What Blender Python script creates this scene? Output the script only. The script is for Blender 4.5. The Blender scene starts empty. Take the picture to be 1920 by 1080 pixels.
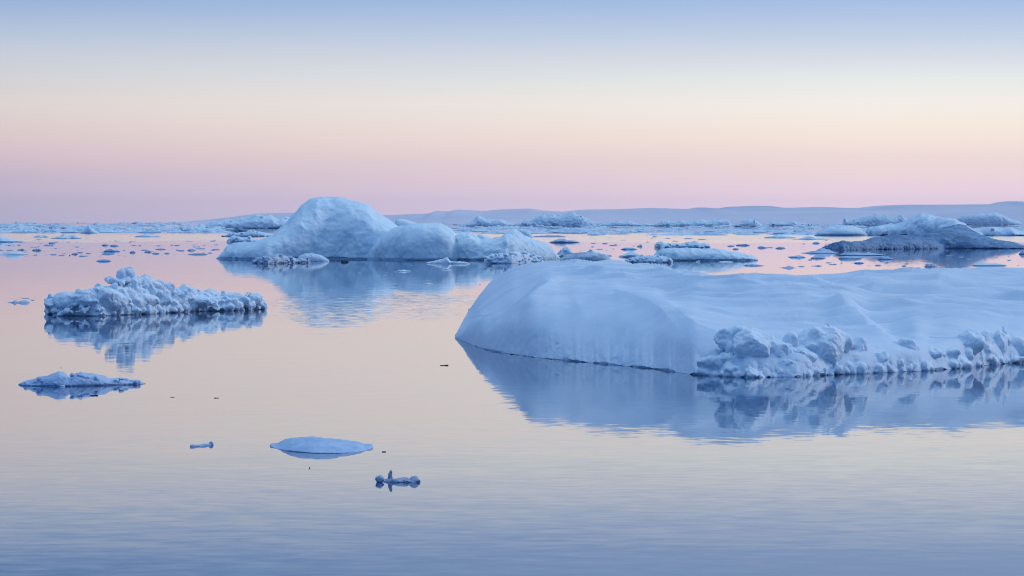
import bpy, math, random
import numpy as np
from mathutils import Vector

# ------------------------------------------------------------------ camera, sky, sun, exposure
F, YH, H = 5444.0, 417.0, 5.0          # focal length in photo pixels, horizon row, eye height (m)
scene = bpy.context.scene
COL = scene.collection
cam_d = bpy.data.cameras.new('camera')
cam = bpy.data.objects.new('camera', cam_d)
COL.objects.link(cam)
cam.location = (0, 0, H)
cam.rotation_euler = (math.radians(90), 0, 0)
cam_d.sensor_width = 36.0
cam_d.lens = 36.0 * F / 1920.0
cam_d.shift_y = -(540.0 - YH) / 1920.0
cam_d.clip_start = 0.5
cam_d.clip_end = 90000
scene.camera = cam
scene.view_settings.view_transform = 'Standard'
scene.view_settings.look = 'None'
scene.view_settings.exposure = 0.0
scene.view_settings.gamma = 1.0


def lin(c):
    o = []
    for v in c:
        v = v / 255.0
        o.append(v / 12.92 if v <= 0.04045 else ((v + 0.055) / 1.055) ** 2.4)
    return o


SUN_AZ, SUN_EL = math.radians(74), math.radians(20)      # measured clockwise from the view direction (+Y)
world = bpy.data.worlds.new('World')
scene.world = world
world.use_nodes = True
wn, wl = world.node_tree.nodes, world.node_tree.links
wn.clear()
w_out = wn.new('ShaderNodeOutputWorld')
w_bg = wn.new('ShaderNodeBackground')
w_tc = wn.new('ShaderNodeTexCoord')
w_sep = wn.new('ShaderNodeSeparateXYZ')
wl.new(w_tc.outputs['Generated'], w_sep.inputs[0])


def wmath(op, a, b=None, clamp=False):
    n = wn.new('ShaderNodeMath')
    n.operation = op
    n.use_clamp = clamp
    for i, v in enumerate((a, b)):
        if v is None:
            continue
        if isinstance(v, (int, float)):
            n.inputs[i].default_value = v
        else:
            wl.new(v, n.inputs[i])
    return n.outputs[0]


def elev_ramp(stops, src):
    """stops: (elevation in photo pixels above the horizon, srgb colour, gain)"""
    r = wn.new('ShaderNodeValToRGB')
    r.color_ramp.interpolation = 'LINEAR'
    el = r.color_ramp.elements
    while len(el) > 1:
        el.remove(el[-1])
    for i, (e, c, g) in enumerate(stops):
        z = math.sin(math.atan(e / F))
        p = math.sqrt(max(z, 0.0))
        k = el[0] if i == 0 else el.new(p)
        k.position = p
        k.color = [v * g for v in lin(c)] + [1]
    wl.new(src, r.inputs[0])
    return r.outputs[0]


w_t = wmath('SQRT', wmath('MAXIMUM', w_sep.outputs[2], 0.0))
ZEN = [(2600, (92, 140, 208), 1.0), (5444, (118, 162, 214), 1.0), (60000, (208, 223, 240), 1.45)]
HIGH_L = [(470, (112, 148, 200), 1.0), (600, (80, 122, 186), 1.0), (1100, (84, 132, 204), 1.0)] + ZEN
HIGH_R = [(470, (160, 188, 226), 1.0), (620, (146, 178, 220), 1.0), (1100, (104, 150, 214), 1.0)] + ZEN
left = elev_ramp([(0, (182, 173, 198), 1.22), (37, (188, 175, 196), 1.25), (87, (199, 179, 196), 1.10), (127, (215, 191, 200), 1.06),
                  (167, (224, 203, 203), 1.02), (217, (226, 214, 209), 1), (267, (214, 211, 214), 1), (317, (200, 206, 218), 1),
                  (367, (175, 193, 218), 1), (417, (148, 176, 215), 1)] + HIGH_L, w_t)
right = elev_ramp([(0, (216, 192, 208), 1.72), (37, (224, 197, 209), 1.6), (77, (233, 207, 210), 1.28), (117, (242, 219, 213), 1.11),
                   (157, (250, 231, 217), 1.07), (197, (250, 238, 226), 1.05), (227, (246, 240, 232), 1.04), (267, (232, 236, 234), 1.03),
                   (317, (214, 221, 233), 1), (367, (187, 205, 231), 1), (417, (163, 190, 228), 1)] + HIGH_R, w_t)
back = elev_ramp([(0, (64, 108, 172), 1), (400, (38, 100, 174), 1), (1500, (42, 106, 182), 1)] + ZEN, w_t)
# azimuth: left edge of the frame is x/y = -0.176, right edge +0.176
w_az = wmath('DIVIDE', w_sep.outputs[0], wmath('MAXIMUM', w_sep.outputs[1], 0.05))
w_f = wn.new('ShaderNodeMapRange')
w_f.inputs[1].default_value = -0.19
w_f.inputs[2].default_value = 0.12
w_f.interpolation_type = 'LINEAR'
wl.new(w_az, w_f.inputs[0])
w_f2 = wmath('POWER', w_f.outputs[0], 0.8)
w_mix = wn.new('ShaderNodeMix')
w_mix.data_type = 'RGBA'
wl.new(w_f2, w_mix.inputs[0])
wl.new(left, w_mix.inputs[6])
wl.new(right, w_mix.inputs[7])
w_fb = wn.new('ShaderNodeMapRange')                    # the half of the sky behind the viewer
w_fb.interpolation_type = 'SMOOTHSTEP'
w_fb.inputs[1].default_value = 0.7
w_fb.inputs[2].default_value = -0.1
wl.new(w_sep.outputs[1], w_fb.inputs[0])
w_mix2 = wn.new('ShaderNodeMix')
w_mix2.data_type = 'RGBA'
wl.new(w_fb.outputs[0], w_mix2.inputs[0])
wl.new(w_mix.outputs[2], w_mix2.inputs[6])
wl.new(back, w_mix2.inputs[7])
w_sky = wn.new('ShaderNodeTexSky')
w_sky.sky_type = 'NISHITA'
w_sky.sun_disc = False
w_sky.sun_elevation = SUN_EL
w_sky.sun_rotation = SUN_AZ
w_add = wn.new('ShaderNodeVectorMath')                  # a little of the physical sky on top of the twilight bands
w_add.operation = 'MULTIPLY_ADD'
wl.new(w_sky.outputs[0], w_add.inputs[0])
w_add.inputs[1].default_value = (0.004, 0.004, 0.004)
wl.new(w_mix2.outputs[2], w_add.inputs[2])
wl.new(w_add.outputs[0], w_bg.inputs[0])
w_bg.inputs[1].default_value = 1.0
wl.new(w_bg.outputs[0], w_out.inputs[0])

sun_d = bpy.data.lights.new('sun', 'SUN')
sun_d.energy = 1.05
sun_d.angle = math.radians(18)
sun_d.color = (1.0, 0.94, 0.92)
sun = bpy.data.objects.new('sun', sun_d)
COL.objects.link(sun)
sun.rotation_euler = Vector((-math.sin(SUN_AZ) * math.cos(SUN_EL), -math.cos(SUN_AZ) * math.cos(SUN_EL), -math.sin(SUN_EL))).to_track_quat('-Z', 'Y').to_euler()

scene.cycles.max_bounces = 6
scene.cycles.diffuse_bounces = 3
scene.cycles.volume_bounces = 0
scene.cycles.use_denoising = True
scene.cycles.filter_width = 1.1

# ------------------------------------------------------------------ added swell for the sky reflection, and pixel <-> place
_Dg = np.concatenate([np.linspace(1, 400, 4000)])
_s = 0.0312 * np.exp(-(np.maximum(_Dg - 30, 0) / 46.0) ** 1.35)
_s = (_s ** -4 + 0.0192 ** -4) ** -0.25
_z = np.cumsum(_s[::-1])[::-1] * (_Dg[1] - _Dg[0])
_z -= _z[-1]


def zw(D):                       # height at distance D of the swell added to steer the mirrored sky
    return np.interp(D, _Dg, _z)


def dist(y):                     # distance of the water seen at photo row y
    y = np.asarray(y, float)
    m = np.maximum(y - YH, 0.3) / F
    D = H / m
    for _ in range(40):
        D = 0.5 * D + 0.5 * (H - zw(D)) / m
    return D


def px2x(x, D):
    return (np.asarray(x, float) - 960.0) / F * D


def px2z(y, D):
    return H - (np.asarray(y, float) - YH) / F * D


# ------------------------------------------------------------------ numpy noise
def _h(ix, iy, iz, k):
    n = (ix.astype(np.int64) * 374761393 + iy.astype(np.int64) * 668265263 + iz.astype(np.int64) * 2147483647 + k * 974634777) & 0xffffffff
    n = ((n ^ (n >> 13)) * 1274126177) & 0xffffffff
    n = ((n ^ (n >> 16)) * 2246822519) & 0xffffffff
    return ((n ^ (n >> 15)) & 0xffffff) / float(0xffffff)


def vnoise(p, seed=0):
    i = np.floor(p).astype(np.int64)
    f = p - i
    u = f * f * f * (f * (f * 6 - 15) + 10)
    r = 0
    for dx in (0, 1):
        for dy in (0, 1):
            for dz in (0, 1):
                w = (u[:, 0] if dx else 1 - u[:, 0]) * (u[:, 1] if dy else 1 - u[:, 1]) * (u[:, 2] if dz else 1 - u[:, 2])
                r = r + w * _h(i[:, 0] + dx, i[:, 1] + dy, i[:, 2] + dz, seed)
    return r * 2 - 1


def fbm(p, octv=4, seed=0, gain=0.5):
    a, r = 1.0, 0
    for k in range(octv):
        r = r + a * vnoise(p * 2.03 ** k + 17.3 * k, seed + k)
        a *= gain
    return r


def worley(p, seed=0):
    i = np.floor(p).astype(np.int64)
    best = np.full(len(p), 9.0)
    for dx in (-1, 0, 1):
        for dy in (-1, 0, 1):
            for dz in (-1, 0, 1):
                c = i + np.array([dx, dy, dz])
                q = np.stack([_h(c[:, 0], c[:, 1], c[:, 2], seed + k) for k in (1, 2, 3)], 1) + c
                d = ((p - q) ** 2).sum(1)
                best = np.minimum(best, d)
    return np.sqrt(best)


def lobes(p, seed=0):            # rounded, cauliflower-like bumps
    return np.sqrt(np.maximum(1.0 - worley(p, seed) ** 2, 0.0))


# ------------------------------------------------------------------ materials
def new_mat(name):
    m = bpy.data.materials.new(name)
    m.use_nodes = True
    return m, m.node_tree.nodes, m.node_tree.links


def ice_mat(name, c_light, c_dark, scale, rough=0.6, grain=12.0, bump=0.15, bdist=0.02, dirt=None, sss=0.0):
    m, n, l = new_mat(name)
    p = n['Principled BSDF']
    tc = n.new('ShaderNodeTexCoord')
    no = n.new('ShaderNodeTexNoise')
    no.inputs['Scale'].default_value = scale
    no.inputs['Detail'].default_value = 6
    no.inputs['Roughness'].default_value = 0.6
    no.inputs['Distortion'].default_value = 0.6
    l.new(tc.outputs['Object'], no.inputs['Vector'])
    r = n.new('ShaderNodeValToRGB')
    r.color_ramp.elements[0].position = 0.34
    r.color_ramp.elements[0].color = (*c_dark, 1)
    r.color_ramp.elements[1].position = 0.56
    r.color_ramp.elements[1].color = (*c_light, 1)
    l.new(no.outputs['Fac'], r.inputs[0])
    col = r.outputs[0]
    if dirt:
        dcol, dscale, amt = dirt
        mp = n.new('ShaderNodeMapping')
        mp.inputs['Scale'].default_value = dscale
        mp.inputs['Rotation'].default_value = (0, math.radians(28), 0)
        l.new(tc.outputs['Object'], mp.inputs[0])
        nd = n.new('ShaderNodeTexNoise')
        nd.inputs['Scale'].default_value = 1.0
        nd.inputs['Detail'].default_value = 8
        nd.inputs['Roughness'].default_value = 0.7
        l.new(mp.outputs[0], nd.inputs['Vector'])
        rd = n.new('ShaderNodeValToRGB')
        rd.color_ramp.elements[0].position = 0.45
        rd.color_ramp.elements[0].color = (0, 0, 0, 1)
        rd.color_ramp.elements[1].position = 0.68
        rd.color_ramp.elements[1].color = (amt, amt, amt, 1)
        l.new(nd.outputs['Fac'], rd.inputs[0])
        mx = n.new('ShaderNodeMix')
        mx.data_type = 'RGBA'
        l.new(rd.outputs[0], mx.inputs[0])
        l.new(col, mx.inputs[6])
        mx.inputs[7].default_value = (*dcol, 1)
        col = mx.outputs[2]
    l.new(col, p.inputs['Base Color'])
    p.inputs['Roughness'].default_value = rough
    p.inputs['Specular IOR Level'].default_value = 0.25
    if sss:
        p.inputs['Subsurface Weight'].default_value = sss
        p.inputs['Subsurface Radius'].default_value = (0.05, 0.12, 0.25)
        p.inputs['Subsurface Scale'].default_value = 0.3
    nb = n.new('ShaderNodeTexNoise')
    nb.inputs['Scale'].default_value = grain
    nb.inputs['Detail'].default_value = 5
    l.new(tc.outputs['Object'], nb.inputs['Vector'])
    b = n.new('ShaderNodeBump')
    b.inputs['Strength'].default_value = bump
    b.inputs['Distance'].default_value = bdist
    l.new(nb.outputs['Fac'], b.inputs['Height'])
    l.new(b.outputs[0], p.inputs['Normal'])
    return m


SNOW = ice_mat('snow_covered_ice', (0.63, 0.765, 0.875), (0.53, 0.70, 0.845), 0.25, grain=4, bump=0.35, bdist=0.04)
RUBBLE = ice_mat('rubble_ice', (0.70, 0.85, 0.94), (0.62, 0.79, 0.91), 1.0, grain=14, bump=0.3, bdist=0.015)
BERG = ice_mat('glacier_ice', (0.68, 0.86, 0.94), (0.57, 0.79, 0.91), 0.22, grain=2.2, bump=0.35, bdist=0.05)
FAR = ice_mat('distant_glacier_ice', (0.66, 0.83, 0.93), (0.52, 0.73, 0.88), 0.12, grain=0.7, bump=0.3, bdist=0.12)
DIRTY = ice_mat('dirty_glacier_ice', (0.21, 0.36, 0.55), (0.13, 0.25, 0.42), 0.15, grain=1.2, bump=0.7, bdist=0.15,
                dirt=((0.05, 0.09, 0.15), (0.3, 0.3, 2.2), 0.7))
SHADED = ice_mat('shaded_blue_ice', (0.34, 0.52, 0.72), (0.20, 0.36, 0.58), 0.8, rough=0.35, grain=4, bump=0.4, bdist=0.05)  # darker blue: undercut and shadow of the small pieces put into the colour
SMALLICE = ice_mat('small_floe_ice', (0.46, 0.62, 0.80), (0.34, 0.52, 0.74), 1.6, rough=0.45, grain=9, bump=0.4, bdist=0.02)
GLASSY = ice_mat('clear_meltwater_ice', (0.36, 0.46, 0.60), (0.20, 0.30, 0.46), 6.0, rough=0.15, grain=25, bump=0.4, bdist=0.01)
BLACKICE = ice_mat('black_ice', (0.03, 0.05, 0.09), (0.015, 0.025, 0.05), 2.0, rough=0.25)
STREAKED = ice_mat('streaked_ice', (0.56, 0.70, 0.82), (0.44, 0.60, 0.76), 0.5, grain=3, bump=0.5, bdist=0.06,
                   dirt=((0.16, 0.22, 0.30), (0.4, 0.4, 3.0), 0.9))
HILLM, hn, hl = new_mat('hazy_snow_hill')  # pale blue tones: snow cover, with distance haze put into the colour
hp = hn['Principled BSDF']
hp.inputs['Roughness'].default_value = 0.95
hp.inputs['Specular IOR Level'].default_value = 0.0
htc = hn.new('ShaderNodeTexCoord')
hno = hn.new('ShaderNodeTexNoise')
hno.inputs['Scale'].default_value = 0.0006
hno.inputs['Detail'].default_value = 7
hl.new(htc.outputs['Object'], hno.inputs['Vector'])
hr = hn.new('ShaderNodeValToRGB')
hr.color_ramp.elements[0].position = 0.4
hr.color_ramp.elements[0].color = (0.62, 0.68, 0.80, 1)
hr.color_ramp.elements[1].position = 0.62
hr.color_ramp.elements[1].color = (0.78, 0.80, 0.88, 1)
hl.new(hno.outputs['Fac'], hr.inputs[0])
hl.new(hr.outputs[0], hp.inputs['Base Color'])

# water: Fresnel mirror over a deep blue body, ripple slopes driven by noise in metres
WATER, n, l = new_mat('sea_water')
n.clear()
out = n.new('ShaderNodeOutputMaterial')
geo = n.new('ShaderNodeNewGeometry')
sep = n.new('ShaderNodeSeparateXYZ')
l.new(geo.outputs['Position'], sep.inputs[0])


def m_(op, a, b=None, c=None, clamp=False):
    nd = n.new('ShaderNodeMath')
    nd.operation = op
    nd.use_clamp = clamp
    for i, v in enumerate((a, b, c)):
        if v is None:
            continue
        if isinstance(v, (int, float)):
            nd.inputs[i].default_value = v
        else:
            l.new(v, nd.inputs[i])
    return nd.outputs[0]


def noise_slopes(scale, stretch, detail, rot=0.0):
    mp = n.new('ShaderNodeMapping')
    mp.inputs['Scale'].default_value = (scale * stretch, scale, scale)
    mp.inputs['Rotation'].default_value = (0, 0, rot)
    l.new(geo.outputs['Position'], mp.inputs[0])
    t = n.new('ShaderNodeTexNoise')
    t.inputs['Scale'].default_value = 1.0
    t.inputs['Detail'].default_value = detail
    l.new(mp.outputs[0], t.inputs['Vector'])
    v = n.new('ShaderNodeVectorMath')
    v.operation = 'SUBTRACT'
    l.new(t.outputs['Color'], v.inputs[0])
    v.inputs[1].default_value = (0.5, 0.5, 0.5)
    v2 = n.new('ShaderNodeVectorMath')
    v2.operation = 'MULTIPLY'
    l.new(v.outputs[0], v2.inputs[0])
    v2.inputs[1].default_value = (1, 1, 0)
    return v2.outputs[0]


def vscale(v, s):
    nd = n.new('ShaderNodeVectorMath')
    nd.operation = 'SCALE'
    l.new(v, nd.inputs[0])
    if isinstance(s, (int, float)):
        nd.inputs[3].default_value = s
    else:
        l.new(s, nd.inputs[3])
    return nd.outputs[0]


def vadd(a, b):
    nd = n.new('ShaderNodeVectorMath')
    nd.operation = 'ADD'
    l.new(a, nd.inputs[0])
    l.new(b, nd.inputs[1])
    return nd.outputs[0]


def smooth(v, a, b):
    nd = n.new('ShaderNodeMapRange')
    nd.interpolation_type = 'SMOOTHSTEP'
    nd.inputs[1].default_value = a
    nd.inputs[2].default_value = b
    l.new(v, nd.inputs[0])
    return nd.outputs[0]


Y, X = sep.outputs[1], sep.outputs[0]
# wobble of the edges of the wind patches
mpw = n.new('ShaderNodeMapping')
mpw.inputs['Scale'].default_value = (0.02, 0.006, 1)
l.new(geo.outputs['Position'], mpw.inputs[0])
nw = n.new('ShaderNodeTexNoise')
nw.inputs['Scale'].default_value = 1.0
nw.inputs['Detail'].default_value = 5
l.new(mpw.outputs[0], nw.inputs['Vector'])
wob = m_('SUBTRACT', nw.outputs['Fac'], 0.5)
Yw = m_('ADD', Y, m_('MULTIPLY', wob, 500))
band = m_('MULTIPLY', smooth(Yw, 690, 800), smooth(Yw, 1330, 1150))      # a breeze lane far out
ex = m_('DIVIDE', m_('ADD', X, 6.5), 11.0)
ey = m_('DIVIDE', m_('SUBTRACT', Y, 172), 30.0)
er = m_('ADD', m_('ADD', m_('MULTIPLY', ex, ex), m_('MULTIPLY', ey, ey)), m_('MULTIPLY', wob, 2.2))
patch = smooth(er, 1.25, 0.45)                                             # a cat's paw in front of the domed iceberg
near = smooth(m_('ADD', Y, m_('MULTIPLY', X, 1.3)), 52, 30)
amp_small = m_('ADD', m_('ADD', 0.010, m_('MULTIPLY', near, 0.003)), m_('ADD', m_('MULTIPLY', band, 0.09), m_('MULTIPLY', patch, 0.035)))
rip = vscale(noise_slopes(3.2, 0.55, 2.0, 0.12), amp_small)
mid = vscale(noise_slopes(0.55, 0.6, 2.0, -0.2), 0.005)
lean = n.new('ShaderNodeCombineXYZ')                     # wavelets in the breeze lane show their near faces
l.new(m_('MULTIPLY', band, -0.013), lean.inputs[1])
nrm = vadd(vadd(vadd(geo.outputs['Normal'], rip), mid), lean.outputs[0])
nz = n.new('ShaderNodeVectorMath')
nz.operation = 'NORMALIZE'
l.new(nrm, nz.inputs[0])
gl = n.new('ShaderNodeBsdfGlossy')
gl.inputs['Color'].default_value = (1.0, 0.99, 0.98, 1)
gl.inputs['Roughness'].default_value = 0.02
l.new(nz.outputs[0], gl.inputs['Normal'])
df = n.new('ShaderNodeBsdfDiffuse')
df.inputs['Color'].default_value = (0.006, 0.05, 0.15, 1)
fr = n.new('ShaderNodeFresnel')
fr.inputs['IOR'].default_value = 1.36
l.new(nz.outputs[0], fr.inputs['Normal'])
mxs = n.new('ShaderNodeMixShader')
l.new(fr.outputs[0], mxs.inputs[0])
l.new(df.outputs[0], mxs.inputs[1])
l.new(gl.outputs[0], mxs.inputs[2])
l.new(mxs.outputs[0], out.inputs[0])


# ------------------------------------------------------------------ mesh helpers
def make_mesh(name, V, Fc, mat, smooth_shade=True):
    me = bpy.data.meshes.new(name)
    V = np.asarray(V, np.float32)
    Fc = np.asarray(Fc, np.int32)
    k = Fc.shape[1]
    me.vertices.add(len(V))
    me.vertices.foreach_set('co', V.ravel())
    me.loops.add(Fc.size)
    me.loops.foreach_set('vertex_index', Fc.ravel())
    me.polygons.add(len(Fc))
    me.polygons.foreach_set('loop_start', np.arange(0, Fc.size, k, dtype=np.int32))
    me.polygons.foreach_set('use_smooth', np.full(len(Fc), smooth_shade))
    me.update(calc_edges=True)
    me.validate()
    me.materials.append(mat)
    return me


def grid_faces(nu, nv, wrap_v=False, flip=False):
    """vertex index = u*nv + v"""
    u = np.arange(nu - 1)[:, None]
    v = np.arange(nv if wrap_v else nv - 1)[None, :]
    v2 = (v + 1) % nv
    q = np.stack([u * nv + v, (u + 1) * nv + v, (u + 1) * nv + v2, u * nv + v2], -1).reshape(-1, 4)
    return q[:, ::-1] if flip else q


def link(name, me, parent=None, loc=None):
    o = bpy.data.objects.new(name, me)
    COL.objects.link(o)
    if parent is not None:
        o.parent = parent
    if loc is not None:
        o.location = loc
    return o


def tag(o, label=None, cat=None, group=None, kind=None):
    for k, v in (('label', label), ('category', cat), ('group', group), ('kind', kind)):
        if v:
            o[k] = v
    return o


def empty(name, loc, label, cat, group=None):
    o = bpy.data.objects.new(name, None)
    o.empty_display_size = 0.5
    COL.objects.link(o)
    o.location = loc
    return tag(o, label, cat, group)


def icosphere(sub=3):
    import bmesh
    bm = bmesh.new()
    bmesh.ops.create_icosphere(bm, subdivisions=sub, radius=1.0)
    V = np.array([v.co[:] for v in bm.verts])
    Fc = np.array([[v.index for v in f.verts] for f in bm.faces])
    bm.free()
    return V, Fc


ICO_V, ICO_F = icosphere(3)


class Soup:
    """several closed shells to be fused into one piece of ice"""
    def __init__(self):
        self.V, self.T, self.n = [], [], 0

    def add(self, V, Fc):
        Fc = np.asarray(Fc)
        if Fc.shape[1] == 4:
            Fc = np.concatenate([Fc[:, [0, 1, 2]], Fc[:, [0, 2, 3]]])
        self.V.append(np.asarray(V, float))
        self.T.append(Fc + self.n)
        self.n += len(V)

    def blob(self, c, r, rng, rough=0.18, cuts=(4, 7)):
        """an irregular, slightly facetted lump"""
        V = ICO_V.copy()
        s = rng.randint(0, 10 ** 6)
        V = V * (1 + rough * vnoise(V * 1.4 + s % 97, s)[:, None])
        for _ in range(rng.randint(*cuts)):                  # flatten several sides
            d = np.array([rng.gauss(0, 1) for _ in range(3)])
            d /= np.linalg.norm(d)
            h = V @ d
            lim = rng.uniform(0.55, 0.85)
            V = V - np.outer(np.maximum(h - lim, 0) * 0.92, d)
        V = V / np.abs(V).max(0)
        a = rng.uniform(-0.5, 0.5)
        ca, sa = math.cos(a), math.sin(a)
        R = np.array([[ca, 0, sa], [0, 1, 0], [-sa, 0, ca]])
        self.add((V @ R.T) * np.array(r) + np.array(c), ICO_F)

    def fuse(self, voxel, smooth_it=2):
        V, T = np.concatenate(self.V), np.concatenate(self.T)
        o0 = V.mean(0)
        me = make_mesh('tmp', V - o0, T, SNOW)
        ob = bpy.data.objects.new('tmp', me)
        COL.objects.link(ob)
        md = ob.modifiers.new('remesh', 'REMESH')
        md.mode = 'VOXEL'
        md.voxel_size = voxel
        if smooth_it:
            sm = ob.modifiers.new('smooth', 'SMOOTH')
            sm.factor = 0.5
            sm.iterations = smooth_it
        dg = bpy.context.evaluated_depsgraph_get()
        ev = ob.evaluated_get(dg)
        m2 = ev.to_mesh()
        nv, npoly = len(m2.vertices), len(m2.polygons)
        co = np.empty(nv * 3, np.float32)
        m2.vertices.foreach_get('co', co)
        nr = np.empty(nv * 3, np.float32)
        m2.vertex_normals.foreach_get('vector', nr)
        m2.calc_loop_triangles()
        nt = len(m2.loop_triangles)
        tri = np.empty(nt * 3, np.int32)
        m2.loop_triangles.foreach_get('vertices', tri)
        ev.to_mesh_clear()
        bpy.data.objects.remove(ob)
        bpy.data.meshes.remove(me)
        return co.reshape(-1, 3).astype(float) + o0, nr.reshape(-1, 3).astype(float), tri.reshape(-1, 3)


def interp(x, pts):
    pts = sorted(pts)
    return np.interp(x, [p[0] for p in pts], [p[1] for p in pts])


def soft_interp(x, pts, k):
    """piecewise linear then rounded over about k pixels"""
    if k <= 0:
        return interp(x, pts)
    o = np.linspace(-1, 1, 9)
    w = np.cos(o * math.pi / 2.2)
    r = 0
    for oi, wi in zip(o, w):
        r = r + wi * interp(np.clip(x + oi * k, pts[0][0], pts[-1][0]), pts)
    return r / w.sum()


def lump(soup, sil, base, depth, off=0.0, crest=0.45, p=0.8, q=0.7, ncol=120, nrow=26, under=0.5, cut=0.0, cut_h=0.0, soften=3, endp=0.5, back_h=0.0):
    """closed shell whose upper outline is sil and whose waterline is base (photo pixels), depth metres thick"""
    x0, x1 = sil[0][0], sil[-1][0]
    t = 0.5 - 0.5 * np.cos(np.linspace(0, math.pi, ncol))
    t = 0.6 * t + 0.4 * np.linspace(0, 1, ncol)
    xs = x0 + (x1 - x0) * t
    ys = soft_interp(xs, sil, soften)
    yb = soft_interp(xs, base, soften * 2)
    D0 = dist(yb) + off
    w = np.maximum(1 - np.abs(2 * (xs - x0) / (x1 - x0) - 1) ** 2.2, 0.0) ** endp
    T = depth * np.maximum(w, 0.03)
    Dm = D0 + 0.5 * depth * (1 - w) * 0.8            # ends curl back
    Dc = Dm + crest * T
    zb = zw(D0)
    zc = np.maximum(px2z(ys, Dc) - zb, 0.01)
    a = np.linspace(0, math.pi, nrow)
    ca, sa = np.cos(a), np.sin(a)
    fz = np.abs(sa) ** q
    V = []
    for i in range(ncol):
        k = np.where(ca > 0, crest, 1 - crest)
        D = Dc[i] - np.sign(ca) * np.abs(ca) ** p * k * T[i]
        z = zb[i] + zc[i] * fz
        if back_h:
            z = np.where(ca < 0, zb[i] + zc[i] * (fz * (1 - back_h) + back_h * (1 - np.abs(ca) ** 6)), z)
        c = min(cut, 0.4 * T[i])
        ch = min(cut_h, 0.35 * zc[i])
        if cut > 0:
            pre = np.array([[Dm[i] + c, zb[i] - under], [Dm[i] + c, zb[i] + 0.6 * ch]])
            z = np.where(ca > 0, np.maximum(z, zb[i] + ch), z)
        else:
            pre = np.array([[Dm[i] + 0.1 * T[i], zb[i] - under], [Dm[i] + 0.02 * T[i], zb[i] - 0.1 * under]])
        post = np.array([[Dm[i] + T[i] * 0.9, zb[i] - under]])
        pr = np.concatenate([pre, np.stack([D, z], 1), post])
        V.append(np.stack([px2x(xs[i], pr[:, 0]), pr[:, 0], pr[:, 1]], 1))
    nv = V[0].shape[0]
    V = np.concatenate(V)
    Fc = list(grid_faces(ncol, nv, wrap_v=True))
    c0 = len(V)
    V = np.concatenate([V, V[:nv].mean(0)[None], V[-nv:].mean(0)[None]])
    tri = []
    for f in Fc:
        tri += [[f[0], f[1], f[2]], [f[0], f[2], f[3]]]
    for v in range(nv):
        v2 = (v + 1) % nv
        tri.append([c0, v, v2])
        tri.append([c0 + 1, (ncol - 1) * nv + v2, (ncol - 1) * nv + v])
    soup.add(V, np.array(tri))


def rough_up(V, N, spec, seed=0, wl=None):
    """spec: list of (kind, wavelength m, amplitude m); nothing moves below the waterline"""
    d = np.zeros(len(V))
    for k, (kind, wlen, amp) in enumerate(spec):
        P = V / wlen + 31.7 * k + seed * 3.1
        if kind == 'fbm':
            d += amp * fbm(P, 4, seed + k)
        elif kind == 'ridge':
            d += amp * (0.6 - np.abs(fbm(P, 4, seed + k)) * 1.6)
        elif kind == 'lobe':
            d += amp * (lobes(P, seed + k) - 0.75)
        elif kind == 'flute':                               # vertical runnels
            P2 = P * np.array([1, 1, 0.18])
            d += amp * fbm(P2, 3, seed + k)
        elif kind == 'layer':                               # level bands
            P2 = P * np.array([0.12, 0.12, 1])
            d += amp * fbm(P2, 3, seed + k)
        elif kind == 'pit':
            d -= amp * np.maximum(0.45 - worley(P, seed + k), 0) / 0.45
    return V + N * d[:, None]


def ice_object(name, soup, voxel, mat, spec, seed=0, parent=None, origin=None, smooth_it=2):
    V, N, T = soup.fuse(voxel, smooth_it)
    V = rough_up(V, N, spec, seed)
    if origin is None:
        lo, hi = V.min(0), V.max(0)
        c = (lo + hi) / 2
        origin = Vector((c[0], c[1], float(zw(c[1]))))
    me = make_mesh(name, V - np.array(origin), T, mat)
    if parent is not None:
        return link(name, me, parent)
    return link(name, me, None, origin)


def origin_at(x, y, dd=0.0):
    D = float(dist(y)) + dd
    return Vector((float(px2x(x, D)), D, float(zw(D))))


# ------------------------------------------------------------------ sea
ds = np.unique(np.concatenate([np.array([-300.0, -60, -10]), np.linspace(2, 400, 420), np.geomspace(400, 30000, 60)]))
us = np.linspace(-1, 1, 41)
V = []
for D in ds:
    hw = 60 + 0.9 * max(D, 0)
    z = float(zw(max(D, 1.0)))
    V.append(np.stack([us * hw, np.full(41, D), np.full(41, z)], 1))
sea = link('sea', make_mesh('sea', np.concatenate(V), grid_faces(len(ds), 41, flip=True), WATER))
tag(sea, kind='structure')

# ------------------------------------------------------------------ hills on the far shore
def hills(name, top, D, seed, depth):
    xs = np.linspace(top[0][0], top[-1][0], 700)
    ys = soft_interp(xs, top, 5)
    rows = 26
    vv = np.linspace(0, 1, rows)
    V = []
    for k, v in enumerate(vv):
        Dr = D + depth * (v - 0.62)
        prof = math.sin(min(v / 0.62, 1) * math.pi / 2) ** 0.8 if v <= 0.62 else max(1 - ((v - 0.62) / 0.38) ** 1.5, 0)
        zt = px2z(ys, D)
        X = px2x(xs, D)
        P = np.stack([X / 900, np.full_like(X, Dr / 900), np.zeros_like(X)], 1)
        z = zt * prof + (10 * fbm(P, 5, seed) * prof * (1 - prof) * 3)
        if v in (0, 1):
            z = z * 0 - 2
        V.append(np.stack([X, np.full_like(X, Dr), z], 1))
    V = np.stack(V, 1).reshape(-1, 3)
    o = link(name, make_mesh(name, V, grid_faces(len(xs), rows), HILLM))
    tag(o, kind='structure')
    return o


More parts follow.
